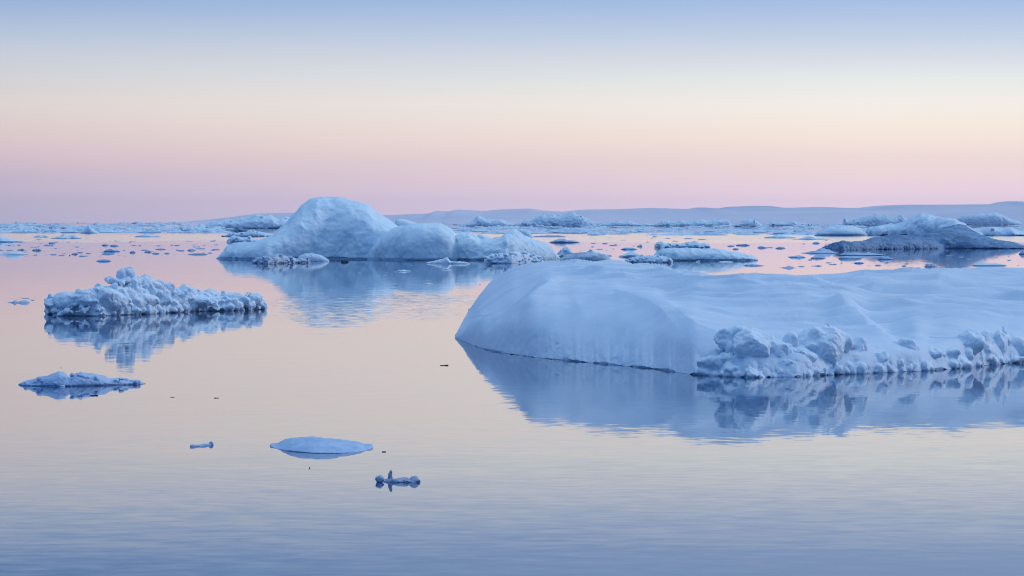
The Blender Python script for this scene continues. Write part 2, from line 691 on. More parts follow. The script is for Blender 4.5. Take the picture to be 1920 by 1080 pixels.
hills('hills', [(350, 419), (390, 415), (440, 410), (507, 400), (552, 399), (640, 402), (720, 404), (812, 400), (822, 395), (845, 397), (857, 393), (907, 395.5),
                (940, 393), (991, 391), (1022, 395), (1053, 397), (1095, 393), (1150, 392.5), (1217, 390), (1287, 392), (1304, 389), (1325, 389.5),
                (1344, 392), (1400, 391), (1480, 389.5), (1533, 388), (1572, 390), (1606, 390), (1640, 386), (1686, 384), (1760, 384),
                (1858, 383), (1872, 379), (1886, 377), (1904, 382), (1915, 378), (1940, 380), (2010, 374), (2150, 379), (2300, 372), (2500, 380)], 19000, 3, 5000)
hills('far_hills', [(1250, 400), (1344, 391), (1360, 388), (1412, 386), (1440, 386), (1462, 389), (1520, 392), (1640, 398)], 25000, 8, 3500)

# ------------------------------------------------------------------ the large snow-covered floe on the right
def hero():
    xs = np.concatenate([np.linspace(853, 960, 110), np.linspace(961.2, 2060, 820), np.linspace(2064, 2240, 60)])
    kx = [853, 862, 870, 885, 900, 930, 960, 1000, 1080, 1150, 1230, 1300, 1400, 1500, 1600, 1700, 1800, 1920, 2050, 2150, 2240]
    kW = [632, 637, 640, 646, 652, 659, 664, 669, 678, 684, 692, 702, 708, 706, 701, 697, 690, 679, 668, 655, 640]
    kR = [631, 626, 616, 602, 593, 584, 578, 571, 557, 547, 561, 604, 648, 650, 648, 645, 640, 630, 622, 622, 636]
    dR = [.3, .9, 2.0, 3.0, 3.4, 3.4, 3.0, 3.6, 8.0, 11.5, 10.5, 4.4, 1.0, .9, .9, .9, .9, .9, .9, .8, .5]
    kT = [630.5, 619, 606, 584, 566, 543, 530, 518, 510, 514, 527, 544, 554, 558, 572, 572, 562, 552, 548, 570, 633]
    dT = [.5, 1.9, 4.6, 8.5, 12, 16, 17, 18.5, 22, 22.4, 21, 19.2, 17.6, 16, 13.6, 12.6, 12.6, 12.6, 11, 6, 1.2]
    kC = [630, 613, 597, 572, 553, 518, 500, 491, 488, 490, 498, 505.5, 508, 510, 506, 503.5, 501, 498.5, 503, 530, 632]
    dC = [.8, 3, 7.8, 13.5, 17.5, 26, 29, 30, 31.4, 31.8, 31.5, 32, 32.5, 32.5, 34, 34.5, 34, 32.5, 28, 15, 2.0]
    kd = [.8, 1, 1.6, 2.6, 3.5, 4.5, 5.5, 6, 7, 7, 7, 7, 7, 7, 7, 7, 7, 7, 6, 4, 1]

    def f(k, s=14):
        return soft_interp(xs, list(zip(kx, k)), s)
    yW = f(kW, 10) + 0.7 * fbm(np.stack([xs / 60, xs * 0, xs * 0], 1), 2, 5) * np.clip((xs - 853) / 30, 0, 1)
    DW = dist(yW)
    zW = zw(DW)
    yR, yT, yC = f(kR), f(kT), f(kC, 6)
    # depth of the flat top: where the line of sight and the mirrored line of sight off the added swell agree
    kM = [634, 642, 648, 668, 690, 722, 752, 775, 790, 795, 796, 796, 797, 796, 793, 783, 780, 778, 772, 766, 730]
    yM = f(kM)
    DM = dist(yM)
    slope = (yM - YH) / F - 2 * np.interp(DM, _Dg, _s)

    def agree(y):
        return (H - zw(DM) + slope * DM) / (slope + (y - YH) / F)
    eL = np.clip((xs - 853) / 30, 0, 1) * np.clip((2240 - xs) / 60, 0, 1)
    DR = DW + f(dR)
    DT = DW + np.maximum(f(dR) + .2, (1 - eL) * f(dT) + eL * (agree(yT) - DW))
    DC = np.maximum(DT + .4, DW + (1 - eL) * f(dC) + eL * (agree(yC) - DW))
    zR, zT, zC = px2z(yR, DR), px2z(yT, DT), px2z(yC, DC)
    DA = DW - 0.02
    hA = np.minimum(np.maximum(0.03 + 0.05 * fbm(np.stack([xs / 14, xs * 0, xs * 0], 1), 3, 77), .004), 0.4 * np.maximum(zR - zW, 0.02))
    zA = zW + hA
    zR = np.maximum(zR, zA + 0.02)
    DB = DC + f(kd)
    # key points along each section: under, waterline, foot, rim, mid top, crest, back, under
    KD = np.stack([DW + .12, DW + .03, DA, DW + 0.27 * (DR - DW), DR, DT, DC, DC + .6 * (DB - DC), DB, DB - .2], 1)
    KZ = np.stack([zW - .6, zW + .0, zA, zW + .03 + 0.58 * (zR - zW - .03), zR, zT, zC, zW + .72 * (zC - zW), zW, zW - .6], 1)
    cnt = [3, 6, 50, 70, 170, 230, 20, 14, 4]
    par = np.concatenate([np.linspace(i, i + 1, c, endpoint=False) for i, c in enumerate(cnt)] + [[len(cnt)]])

    def pchip(K, lo, hi):
        """smooth monotone curve through keys lo..hi evaluated at par, linear outside"""
        d = K[:, 1:] - K[:, :-1]
        m = np.zeros_like(K)
        a, b = d[:, :-1], d[:, 1:]
        with np.errstate(divide='ignore', invalid='ignore'):
            hm = np.where(a * b > 0, 2 * a * b / (a + b), 0)
        m[:, 1:-1] = hm
        m[:, 0], m[:, -1] = d[:, 0], d[:, -1]
        o = []
        for u in par:
            i = min(int(u), K.shape[1] - 2)
            t = u - i
            if i < lo:
                o.append(K[:, i] + t * d[:, i])
                continue
            h00, h10, h01, h11 = 2 * t ** 3 - 3 * t * t + 1, t ** 3 - 2 * t * t + t, -2 * t ** 3 + 3 * t * t, t ** 3 - t * t
            o.append(h00 * K[:, i] + h10 * m[:, i] + h01 * K[:, i + 1] + h11 * m[:, i + 1])
        return np.stack(o, 1)
    D = pchip(KD, 2, 9)
    Z = pchip(KZ, 2, 9)
    nu, nv = D.shape
    x2 = np.repeat(xs[:, None], nv, 1)
    v2 = np.repeat(par[None, :], nu, 0)
    yi = YH + (H - Z) / D * F                              # where each point of the bare shape lies, for placing features on it

    def seg(poly):
        """signed distance (px, + above/left of the line going right) and closeness to the ends"""
        best = np.full(x2.shape, 1e9)
        sg = np.zeros(x2.shape)
        for (ax, ay), (bx, by) in zip(poly[:-1], poly[1:]):
            vx, vy = bx - ax, by - ay
            L2 = vx * vx + vy * vy
            t = np.clip(((x2 - ax) * vx + (yi - ay) * vy) / L2, 0, 1)
            dx, dy = x2 - (ax + t * vx), yi - (ay + t * vy)
            dd = np.hypot(dx, dy)
            s = np.sign(vx * dy - vy * dx)                 # + = below the line (y grows downwards)
            upd = dd < best
            best = np.where(upd, dd, best)
            sg = np.where(upd, s, sg)
        return best, sg
    top = np.clip((v2 - 3.2) / 0.6, 0, 1) * np.clip((6.4 - v2) / 0.4, 0, 1)
    dz = np.zeros_like(Z)
    dn = np.zeros_like(Z)

    def ridge(poly, w_up, w_dn, amp, fade=70):
        b, s = seg(poly)
        w = np.where(s > 0, w_dn, w_up)
        e = np.minimum(np.hypot(x2 - poly[0][0], yi - poly[0][1]), np.hypot(x2 - poly[-1][0], yi - poly[-1][1]))
        e = np.clip(e / min(fade, .4 * np.hypot(poly[-1][0] - poly[0][0], poly[-1][1] - poly[0][1])), 0, 1)
        return amp * np.exp(-(b / w) ** 1.3) * e * e * (3 - 2 * e)
    front = np.clip((v2 - 2.05) / 0.3, 0, 1) * np.clip((6.6 - v2) / 0.4, 0, 1)
    # crease running down the left end and the sharp edge beside it
    dz -= front * ridge([(1030, 512), (985, 548), (945, 575), (925, 592), (908, 620), (898, 642)], 12, 18, .34)
    dz += front * ridge([(1068, 503), (1035, 530), (990, 562), (940, 577)], 11, 26, .22)
    # rim of the big front facet
    dz += front * ridge([(930, 579), (985, 572), (1040, 560), (1085, 551), (1150, 546), (1195, 560), (1235, 583), (1285, 632)], 24, 13, .15)
    dz += front * ridge([(1060, 552), (1085, 572), (1108, 612)], 20, 30, .05)
    dz -= front * ridge([(1000, 610), (1090, 610), (1180, 605)], 35, 35, .16)
    # long drift edge and the hollow behind it
    dz += top * ridge([(1240, 548), (1400, 551), (1500, 556), (1555, 561), (1590, 572), (1625, 596), (1665, 628), (1700, 655)], 18, 22, .36)
    dz -= top * ridge([(1575, 556), (1625, 575), (1660, 592), (1720, 612)], 24, 30, .50)
    dz += top * ridge([(1640, 548), (1720, 556), (1800, 580), (1900, 610)], 30, 40, .12)
    dz += top * ridge([(1070, 503), (1180, 516), (1300, 530), (1380, 540), (1440, 541)], 5, 10, .24)
    dz += top * ridge([(1100, 497), (1230, 507), (1320, 519), (1400, 528), (1480, 529)], 4, 8, .22)
    dz += top * ridge([(1420, 533), (1500, 522), (1620, 516), (1760, 521), (1920, 516), (2050, 518)], 4, 8, .25)
    dz += top * ridge([(1560, 541), (1680, 531), (1800, 535), (1920, 530), (2050, 535)], 5, 10, .25)
    dz += top * ridge([(1700, 512), (1800, 510), (1920, 506), (2050, 509)], 3, 6, .18)
    # shelf cut at the left of the rubble
    dz -= top * ridge([(1290, 641), (1345, 645)], 3, 5, .07)
    Xw = px2x(x2, D)
    P = np.stack([Xw.ravel(), D.ravel(), Z.ravel()], 1)
    # wind-packed drifts: long along the floe, short across it
    Q = np.stack([P[:, 0] * 0.055 + 0.01 * P[:, 1], P[:, 1] * 0.26 + 0.035 * P[:, 0], P[:, 0] * 0], 1)
    drift = (0.32 - np.abs(fbm(Q, 4, 11, 0.55))) * 0.62
    Q2 = np.stack([P[:, 0] * 0.14, P[:, 1] * 0.9 - P[:, 0] * 0.08, P[:, 0] * 0], 1)
    drift += (0.32 - np.abs(fbm(Q2, 3, 19, 0.6))) * 0.22
    wdrift = np.clip((v2 - 4.1) / 1.0, 0, 1) * np.clip((7 - v2) / 0.6, 0, 1) * np.clip((xs[:, None] - 980) / 160, 0.12, 1)
    dz += (drift.reshape(nu, nv)) * wdrift
    dz += 0.05 * fbm(P * 0.45, 4, 4).reshape(nu, nv) * top
    end = np.clip((xs - 853) / 25, 0, 1)[:, None] * np.clip((2240 - xs) / 25, 0, 1)[:, None]
    dz -= 0.16 * np.clip((v2 - 4.0) / .8, 0, 1) * np.clip((7 - v2) / .5, 0, 1) * np.clip((xs[:, None] - 960) / 200, 0, 1)
    dz *= end
    # knobbly foot and drip-worn runnels just above the water
    wf = np.clip((v2 - 1.2) / 0.6, 0, 1) * np.clip((3.25 - v2) / 1.0, 0, 1) * end
    foot = 1.5 * (0.10 * (lobes(P * np.array([2.6, 2.6, 2.6]), 3) - .7) + 0.06 * fbm(P * np.array([3.2, 1.0, 0.8]), 3, 8)
            + 0.05 * (lobes(P * 6.0, 13) - .7)).reshape(nu, nv) * wf
    face = 0.07 * fbm(P * 0.5, 4, 21).reshape(nu, nv) * np.clip((v2 - 2) / 0.5, 0, 1) * np.clip((5 - v2) / 1.0, 0, 1) * end
    pits = worley(P * np.array([1.1, 1.1, 1.6]), 40).reshape(nu, nv)
    face -= 0.05 * np.maximum(0.28 - pits, 0) / 0.28 * np.clip((v2 - 2.0) / .3, 0, 1) * np.clip((3.4 - v2) / .4, 0, 1) * end
    D = D - foot - face
    Z = Z + dz
    V = np.stack([px2x(x2, D), D, Z], -1)
    V[:, :, 0] = Xw                                        # keep columns where they were
    org = origin_at(1450, 640)
    berg = empty('iceberg', org, 'huge low snow-covered ice slab with wind-carved flat top and rubble along its foot', 'iceberg')
    me = make_mesh('snow_slab', V.reshape(-1, 3) - np.array(org), grid_faces(nu, nv), SNOW)
    link('snow_slab', me, berg)
    # pressed-up rubble along the waterline
    rng = random.Random(5)
    s = Soup()
    wl_ = [(float(a), float(b)) for a, b in zip(xs[::12], yW[::12])]
    lump(s, [(1318, 696), (1345, 680), (1370, 662), (1410, 660), (1450, 670), (1480, 670), (1510, 660), (1545, 652), (1580, 666), (1610, 672), (1640, 682), (1668, 696)],
         [q for q in wl_ if 1310 < q[0] < 1680], 2.6, off=.05, p=.8, q=.8, ncol=90, soften=5)
    lump(s, [(1640, 696), (1690, 676), (1720, 670), (1760, 674), (1790, 664), (1830, 662), (1870, 662), (1900, 664), (1950, 662), (1985, 666), (2010, 674)],
         [q for q in wl_ if 1650 < q[0] < 2020], 2.6, off=.05, p=.8, q=.8, ncol=90, soften=5)

    def put(x, y, rx, ry, dd, thick=1.0, rough=.18, cuts=(2, 5)):
        yb = float(np.interp(x, xs, yW))
        D_ = float(dist(yb)) + dd * .75
        k = D_ / F
        rx, ry = rx * 1.18, ry * 1.18
        s.blob((float(px2x(x, D_)), D_, float(px2z(y, D_))), (rx * k, thick * 0.5 * (rx + ry) * k, ry * k), rng, rough, cuts)
    big = [(1372, 633, 34, 19, 1.3), (1420, 648, 40, 28, 1.1), (1460, 662, 28, 22, 1.0), (1545, 652, 44, 36, 1.2), (1549, 617, 8, 13, 1.25), (1530, 634, 18, 19, 1.3),
           (1572, 646, 24, 24, 1.1), (1608, 654, 18, 20, 1.2), (1640, 670, 24, 20, .9), (1482, 640, 13, 13, 1.5), (1700, 654, 22, 15, 1.4), (1735, 664, 26, 14, 1.2),
           (1775, 663, 24, 18, 1.0), (1812, 644, 28, 25, 1.3), (1842, 654, 20, 30, 1.1), (1872, 652, 15, 29, 1.1), (1882, 627, 6, 16, 1.3), (1903, 654, 20, 23, 1.1),
           (1940, 652, 28, 22, 1.2), (1982, 655, 24, 20, 1.2), (1335, 681, 26, 12, .4)]
    for b in big:
        put(*b)
    for _ in range(330):
        x = rng.uniform(1325, 1990)
        yb = float(np.interp(x, xs, yW))
        topy = float(np.interp(x, [1325, 1350, 1480, 1560, 1640, 1680, 1740, 1800, 1880, 1990], [680, 640, 655, 640, 672, 668, 665, 648, 640, 640]))
        t = rng.random() ** 1.5
        y = yb - 3 - t * (yb - topy)
        r = 3.5 + 9 * rng.random() ** 2
        put(x, y, r * rng.uniform(.8, 1.4), r * rng.uniform(.7, 1.2), 0.05 + 1.2 * t + rng.uniform(-.1, .2), 1.2)
    Vr, Nr, Tr = s.fuse(0.03, 4)
    Vr = rough_up(Vr, Nr, [('fbm', 0.5, 0.06), ('ridge', 0.5, 0.03), ('lobe', 0.28, 0.05), ('lobe', 0.12, 0.018), ('fbm', 0.08, 0.006)], 3)
    link('ice_rubble', make_mesh('ice_rubble', Vr - np.array(org), Tr, RUBBLE), berg)


hero()

# ------------------------------------------------------------------ the rubble berg on the left
def rubble_berg():
    rng = random.Random(12)
    sil = [(84, 566), (92, 557), (105, 555), (132, 547), (160, 540), (182, 534), (200, 533), (220, 527), (250, 524), (280, 522), (300, 526), (323, 537), (345, 537),
           (359, 543), (395, 545), (431, 549), (445, 552), (470, 549), (488, 553), (496, 562), (503, 577)]
    base = [(84, 586), (95, 590), (110, 593), (180, 593), (275, 589), (371, 584), (467, 582), (503, 579)]
    s = Soup()
    lump(s, [(x, y + 5) for x, y in sil], base, 4.5, p=.7, q=.75, ncol=90, nrow=24, cut=.12, cut_h=.05, soften=4)

    def put(x, y, rx, ry, dd, rough=.18, so=s, dk=.5):
        D_ = float(dist(interp(x, base))) + dd * dk
        k = D_ / F
        so.blob((float(px2x(x, D_)), D_, float(px2z(y, D_))), (rx * k, .5 * (rx + ry) * k * 1.1, ry * k), rng, rough)
    for b in [(190, 556, 32, 23, 1.6), (160, 560, 26, 18, 1.2), (225, 562, 18, 18, 1.4), (238, 558, 14, 16, 1.3), (125, 566, 28, 18, 1.2), (102, 570, 17, 15, 1.0), (205, 566, 34, 20, 1.1), (270, 566, 30, 18, .9), (365, 566, 34, 15, .9), (415, 568, 32, 14, .9),
              (256, 545, 13, 16, 1.6), (250, 536, 14, 12, 1.7), (272, 527, 15, 13, 1.9), (290, 536, 20, 14, 1.8), (312, 541, 18, 12, 1.8), (348, 543, 14, 10, 1.7),
              (330, 556, 26, 16, 1.3), (392, 556, 20, 14, 1.4), (440, 562, 26, 13, 1.3), (475, 560, 18, 12, 1.2), (295, 560, 26, 16, 1.4)]:
        put(*b)
    for _ in range(330):
        x = rng.uniform(90, 498)
        yt, yb = float(interp(x, sil)), float(interp(x, base))
        t = rng.random() ** 1.3
        y = yb - 2 - t * (yb - yt - 3)
        if 150 < x < 225 and 538 < y < 575 and rng.random() < .8:
            continue
        r = 2.5 + 9 * rng.random() ** 2.5
        put(x, y, r * rng.uniform(.85, 1.35), r * rng.uniform(.7, 1.1), .1 + 1.7 * t ** 3 + rng.uniform(-.1, .2))
    org = origin_at(290, 588, 2)
    e = empty('iceberg', org, 'small knobbly iceberg of heaped ice rubble with one tall boulder on top', 'iceberg')
    spec = [('fbm', .8, .06), ('ridge', .6, .04), ('lobe', .28, .045), ('lobe', .13, .02), ('fbm', .1, .010)]
    ice_object('ice_rubble', s, .036, RUBBLE, spec, 7, e, org)
    k = Soup()
    for b in [(236, 516, 17, 13, 1.9), (242, 509, 10, 8, 1.9), (229, 512, 12, 9, 1.85), (243, 525, 12, 14, 1.9), (228, 527, 18, 12, 1.85), (240, 538, 16, 12, 1.7)]:
        put(*b, so=k, dk=.75)
    put(208, 526, 14, 9, 1.5, .18, k, 1)
    put(200, 524, 6, 6, 1.4, .18, k, 1)
    put(218, 528, 12, 7, 1.4, .18, k, 1)
    ice_object('boulder', k, .03, SNOW, [('fbm', .5, .05), ('lobe', .3, .03), ('fbm', .08, .006)], 9, e, org)


rubble_berg()

# ------------------------------------------------------------------ the domed iceberg
def domed_berg():
    org = origin_at(700, 488, 8)
    e = empty('iceberg', org, 'great domed iceberg with a steep rounded summit and a lower ridge at its right', 'iceberg')
    sp = [('fbm', 6, .25), ('ridge', 5, .14), ('ridge', 1.9, .07), ('fbm', 1.8, .045), ('flute', 2.4, .05), ('pit', 2.4, .16), ('layer', 1.2, .05), ('fbm', .45, .02)]
    s = Soup()
    lump(s, [(402, 484), (410, 476), (424, 461), (440, 456), (470, 453), (494, 448), (512, 441), (528, 429), (540, 418), (552, 402), (566, 386), (584, 374), (596, 370.5),
             (628, 369), (640, 371), (660, 378), (690, 387), (704, 402), (722, 411), (745, 426), (772, 446), (800, 478)],
         [(402, 486), (500, 487), (620, 486), (800, 487)], 19, crest=.5, p=.75, q=.72, ncol=170, nrow=34, cut=.3, cut_h=.2, soften=3)
    ice_object('ice_dome', s, .11, BERG, sp, 2, e, org, 1)
    s = Soup()
    lump(s, [(680, 478), (700, 458), (718, 440), (736, 429), (755, 424), (775, 421), (800, 419.5), (825, 419), (838, 424), (850, 433), (858, 446), (862, 462), (867, 478), (876, 486)],
         [(680, 486.5), (760, 487.8), (850, 488), (876, 487.4)], 15, off=-1.2, crest=.42, p=.62, q=.55, ncol=110, nrow=32, cut=.25, cut_h=.18, soften=4)
    ice_object('ice_block', s, .12, BERG, [('fbm', 6, .2), ('fbm', 1.5, .07), ('flute', 2.0, .07), ('pit', 2.2, .06), ('fbm', .4, .02)], 4, e, org)
    s = Soup()
    lump(s, [(846, 470), (854, 440), (864, 436), (880, 437), (893, 444), (900, 449), (925, 449), (940, 445), (948, 438), (958, 433), (966, 432), (976, 438), (990, 446),
             (1005, 451), (1018, 455), (1030, 463), (1040, 474), (1048, 483)],
         [(846, 488), (950, 488), (1048, 486)], 12, off=-.2, crest=.45, p=.75, q=.7, ncol=140, nrow=28, cut=.3, cut_h=.2, soften=2)
    lump(s, [(936, 470), (948, 441), (960, 432), (966, 431.5), (972, 437), (985, 447), (1000, 470)], [(936, 487), (1000, 487)], 5, off=3, p=1.0, q=.9, ncol=50, soften=1)
    ice_object('ice_ridge', s, .11, BERG, [('fbm', 4, .2), ('ridge', 2.0, .1), ('fbm', 1.0, .1), ('pit', 1.5, .15), ('fbm', .4, .03)], 6, e, org)
    for sil, base, dp, off in (([(962, 446), (968, 431), (976, 428), (990, 429), (998, 434), (999, 444), (1000, 449)], [(962, 470), (1000, 470)], 6, 60),
                               ([(735, 440), (743, 411), (757, 412), (775, 417), (790, 420), (800, 425)], [(735, 470), (800, 470)], 9, 24),
                               ([(890, 452), (896, 440), (905, 441), (920, 447), (935, 452)], [(890, 476), (935, 476)], 6, 14)):
        s = Soup()
        lump(s, sil, base, dp, off=off, crest=.4, p=.7, q=.6, ncol=50, under=2)
        ice_object('ice_spur', s, .15, BERG, [('fbm', 3, .2), ('fbm', 1.0, .06)], 8, e, org)


domed_berg()

# ------------------------------------------------------------------ hand-placed bergs and floes
def berg(name, label, cat, sil, base, depth, mat, voxel, spec, seed, blobs=0, br=(3, 7), group=None, extra=(), off=0.0, shell=True, **kw):
    s = Soup()
    rng = random.Random(seed)
    if shell:
        lump(s, sil, base, depth, off=off, **kw)
    for ex in extra:
        lump(s, ex[0], ex[1], ex[2], off=ex[3], ncol=60)
    x0, x1 = sil[0][0], sil[-1][0]
    for _ in range(blobs):
        x = rng.uniform(x0 + .04 * (x1 - x0), x1 - .04 * (x1 - x0))
        yt, yb = float(interp(x, sil)), float(interp(x, base))
        t = rng.random()
        y = yb - t * (yb - yt)
        D_ = float(dist(yb)) + off + .04 * depth + .4 * depth * t * rng.random()
        r = rng.uniform(*br) * D_ / F
        s.blob((float(px2x(x, D_)), D_, float(px2z(y, D_))), (r * rng.uniform(.8, 1.5), r * 1.2, r * rng.uniform(.5, .85)), rng, .2, (1, 3))
    o = ice_object(name, s, voxel, mat, spec, seed)
    tag(o, label, cat, group)
    return o


SP1 = [('fbm', 3, .12), ('ridge', 1.6, .07), ('fbm', .6, .05), ('lobe', .7, .06)]
# foreground pieces
o = berg('ice_floe', 'small low floe of two rounded snowy humps with a long tapering tail', 'ice floe',
         [(35, 720), (44, 716), (54, 713), (81, 707), (92, 705), (100, 702), (111, 698), (120, 700), (126, 706), (130, 711), (135, 703), (145, 699), (155, 698), (173, 701), (185, 704),
          (195, 705), (206, 710), (222, 709), (244, 713), (262, 716), (273, 720)],
         [(35, 723), (108, 725), (190, 723), (273, 721)], 1.3, SMALLICE, .014,
         [('fbm', .5, .025), ('lobe', .16, .028), ('lobe', .07, .012), ('fbm', .05, .004)], 31, blobs=60, br=(2.5, 6), cut=.03, cut_h=.03, under=.12, soften=1, ncol=140)
o = berg('ice_floe', 'smooth lens-shaped blue ice floe lying alone low on the calm water', 'ice floe',
         [(507, 842), (515, 838), (530, 830), (546, 824.5), (574, 823.5), (600, 823.5), (629, 826), (650, 830), (673, 833), (686, 838), (697, 845)],
         [(507, 843), (535, 847), (587, 850), (639, 850.5), (678, 849), (697, 846)], 2.6, SMALLICE, .012,
         [('fbm', .9, .03), ('ridge', .5, .012), ('fbm', .22, .010), ('layer', .12, .008)], 37, cut=.02, cut_h=.012, under=.12, soften=3, ncol=120, p=1.0, q=1.0, crest=.6)
# glassy shard right of it: knob, upright fin, lump
s = Soup()
rng = random.Random(3)
lump(s, [(704, 898.5), (707, 893.5), (711, 891.5), (714, 892), (717, 894), (721, 898), (725, 899.5)], [(704, 899), (725, 900)], .2, ncol=40, under=.05, soften=.3)
lump(s, [(723, 899.5), (726, 897.5), (728, 892), (729.5, 884), (731, 882), (734, 882), (735.5, 888), (737, 895), (740, 898), (746, 899.5)], [(723, 901), (735, 903), (746, 902)], .09, off=.05, ncol=60, under=.05, soften=.2)
for (x, y, rx, ry, th) in ((754, 902.5, 12, 7, .1), (766, 903.5, 13, 7, .12), (777, 902, 11, 9.5, .1), (712, 899.5, 9, 7, .07)):
    D = float(dist(904))
    s.blob((float(px2x(x, D)), D, float(px2z(y, D))), (rx / F * D, th, ry / F * D), rng, .3, (7, 11))
lump(s, [(705, 902), (722, 900.5), (735, 898), (745, 899), (757, 897), (768, 897.5), (780, 896), (788, 902)], [(705, 903), (745, 905), (788, 904)], .16, off=.04, ncol=60, under=.05, soften=.5, p=.8, q=.8)
o = ice_object('ice_shard', s, .004, GLASSY, [('ridge', .18, .012), ('fbm', .05, .003)], 5, smooth_it=1)
tag(o, 'jagged glassy ice shard with one upright fin, nearest of all the ice', 'ice shard')
s = Soup()
lump(s, [(356, 833.5), (362, 833), (372, 834), (384, 832), (394, 831.5), (398, 833)], [(356, 838), (375, 837), (398, 834.5)], .14, ncol=40, under=.05, soften=1)
lump(s, [(391, 833), (393, 828), (397, 827), (400, 829), (401, 833)], [(391, 834.5), (401, 834.5)], .1, ncol=24, under=.05, soften=1)
o = ice_object('ice_shard', s, .005, SHADED, [('fbm', .12, .006)], 6)
tag(o, 'thin twig-like sliver of ice with a round knob at its right end', 'ice shard')

# around the foot of the domed iceberg
berg('ice_floe', 'broken dirty floe with dark crevices at the foot of the domed iceberg', 'ice floe',
     [(473, 490), (480, 484), (495, 482), (510, 484), (518, 477), (530, 478), (540, 482), (560, 486), (575, 484), (581, 490)],
     [(473, 491), (500, 493), (525, 492), (581, 491)], 3.5, STREAKED, .045, [('ridge', .8, .12), ('lobe', .5, .08), ('fbm', .3, .05)], 41, blobs=40, br=(1.5, 4), cut=.15, cut_h=.12, off=-9, soften=1)
berg('ice_floe', 'smooth whale-backed white ice lump in front of the domed iceberg', 'ice floe',
     [(556, 487), (562, 480), (572, 475.5), (585, 475), (598, 478), (608, 483), (617, 488)], [(556, 489), (617, 489)], 3, SNOW, .05, [('fbm', 1.5, .08), ('fbm', .4, .03)], 43, off=-6, soften=2)
berg('ice_fragment', 'small black rounded lump of ice beside the foot of the domed iceberg', 'ice lump',
     [(639, 490), (643, 487.5), (648, 487), (652, 488.5), (655, 490.5)], [(639, 491.5), (655, 491.5)], .8, BLACKICE, .03, [('fbm', .4, .05)], 45, ncol=30, soften=1)
berg('ice_floe', 'flat floe with a single shark-fin peak under the steep right end of the domed iceberg', 'ice floe',
     [(800, 492), (815, 489), (830, 486), (837, 482), (840, 484), (844, 490), (858, 490.5), (870, 491.5), (881, 493)], [(800, 494), (881, 495)], 2.2, RUBBLE, .035, [('fbm', .8, .06), ('fbm', .3, .03)], 47, ncol=80, soften=.5)
berg('ice_floe', 'long heap of frothy white rubble at the right foot of the domed iceberg', 'ice floe',
     [(908, 487), (916, 479), (928, 476), (945, 477), (955, 474), (966, 471.5), (978, 474), (990, 475), (1003, 478), (1012, 483), (1019, 489)],
     [(908, 492), (960, 492), (1019, 490)], 4.5, RUBBLE, .05, [('lobe', .6, .14), ('lobe', .28, .06), ('fbm', .2, .03)], 49, blobs=90, br=(2, 5), off=-10, soften=1)
# behind and left of it
berg('ice_floe', 'lumpy white floe just behind the low left end of the domed iceberg', 'ice floe',
     [(424, 452), (430, 446), (438, 442), (448, 444), (456, 446), (468, 444), (474, 449), (492, 450), (503, 452)], [(424, 454), (503, 454)], 5, BERG, .12, SP1, 51, blobs=25, br=(1.5, 3), soften=.5, cut=.2, cut_h=.2)
berg('ice_floe', 'wide white floe behind the lumpy one left of the domed iceberg', 'ice floe',
     [(414, 443), (424, 440), (432, 436), (446, 437), (460, 435), (470, 431), (484, 433), (500, 437), (516, 443)], [(414, 444), (516, 444)], 9, FAR, .2, SP1, 52, blobs=30, br=(1.5, 3), soften=.5, cut=.3, cut_h=.3)
berg('iceberg', 'distant jagged ice ridge rising left of the domed iceberg on the horizon', 'iceberg',
     [(385, 425), (400, 418), (412, 416), (424, 413), (434, 414.5), (446, 411), (455, 408.5), (464, 409), (474, 406), (479, 403.5), (488, 405.5), (497, 408), (504, 404.5), (509, 405), (515, 409), (522, 412),
      (530, 409), (538, 407), (548, 410), (565, 413)], [(385, 428), (565, 428)], 60, FAR, .7, [('fbm', 14, .9), ('ridge', 8, .9), ('lobe', 6, .6), ('fbm', 2.5, .3)], 53, blobs=40, br=(1, 3), soften=.5)
berg('ice_floe', 'dark weathered hummock among the pack ice left of the domed iceberg', 'ice floe',
     [(433, 432), (440, 429), (447, 426), (452, 427), (458, 431), (466, 432)], [(433, 433.5), (466, 433.5)], 9, DIRTY, .3, SP1, 54, blobs=14, br=(1, 2), soften=.5)
berg('ice_floe', 'small pointed white berg standing out in the pack ice at the far left', 'ice floe',
     [(150, 436), (158, 430), (164, 423), (167, 421.5), (171, 427), (178, 433), (188, 437)], [(150, 437.5), (188, 437.5)], 10, FAR, .25, SP1, 55, soften=.5)
# right of it, middle distance
berg('iceberg', 'long sloping white ice slab with a clean front face, beyond the snow-covered giant', 'iceberg',
     [(1225, 481), (1230, 475), (1237, 469), (1250, 466), (1265, 464), (1280, 465.5), (1298, 466), (1325, 467), (1350, 469), (1375, 472), (1392, 475), (1408, 480), (1417, 485), (1422, 488)],
     [(1225, 489), (1422, 489)], 10, BERG, .09, [('fbm', 3, .15), ('ridge', 2, .08), ('fbm', .8, .08), ('flute', 1, .06)], 61, cut=.25, cut_h=.14, p=.65, q=.55, ncol=150, soften=2)
berg('ice_floe', 'frothy low lobe of rubble pressed against the left end of the long sloping slab', 'ice floe',
     [(1172, 487), (1186, 483), (1200, 480), (1215, 479), (1232, 479.5), (1246, 482), (1256, 485), (1261, 488)], [(1172, 490), (1261, 491)], 4, RUBBLE, .05, [('lobe', .7, .1), ('lobe', .3, .05), ('fbm', .3, .04)], 62, blobs=60, br=(1.5, 4), off=-8, soften=1)
berg('ice_floe', 'smooth tent-shaped blue floe left of the long sloping slab', 'ice floe',
     [(1160, 481), (1170, 477), (1178, 473), (1184, 472), (1192, 474), (1203, 481)], [(1160, 482), (1203, 482)], 4, BERG, .07, SP1, 63, soften=1, cut=.2, cut_h=.2)
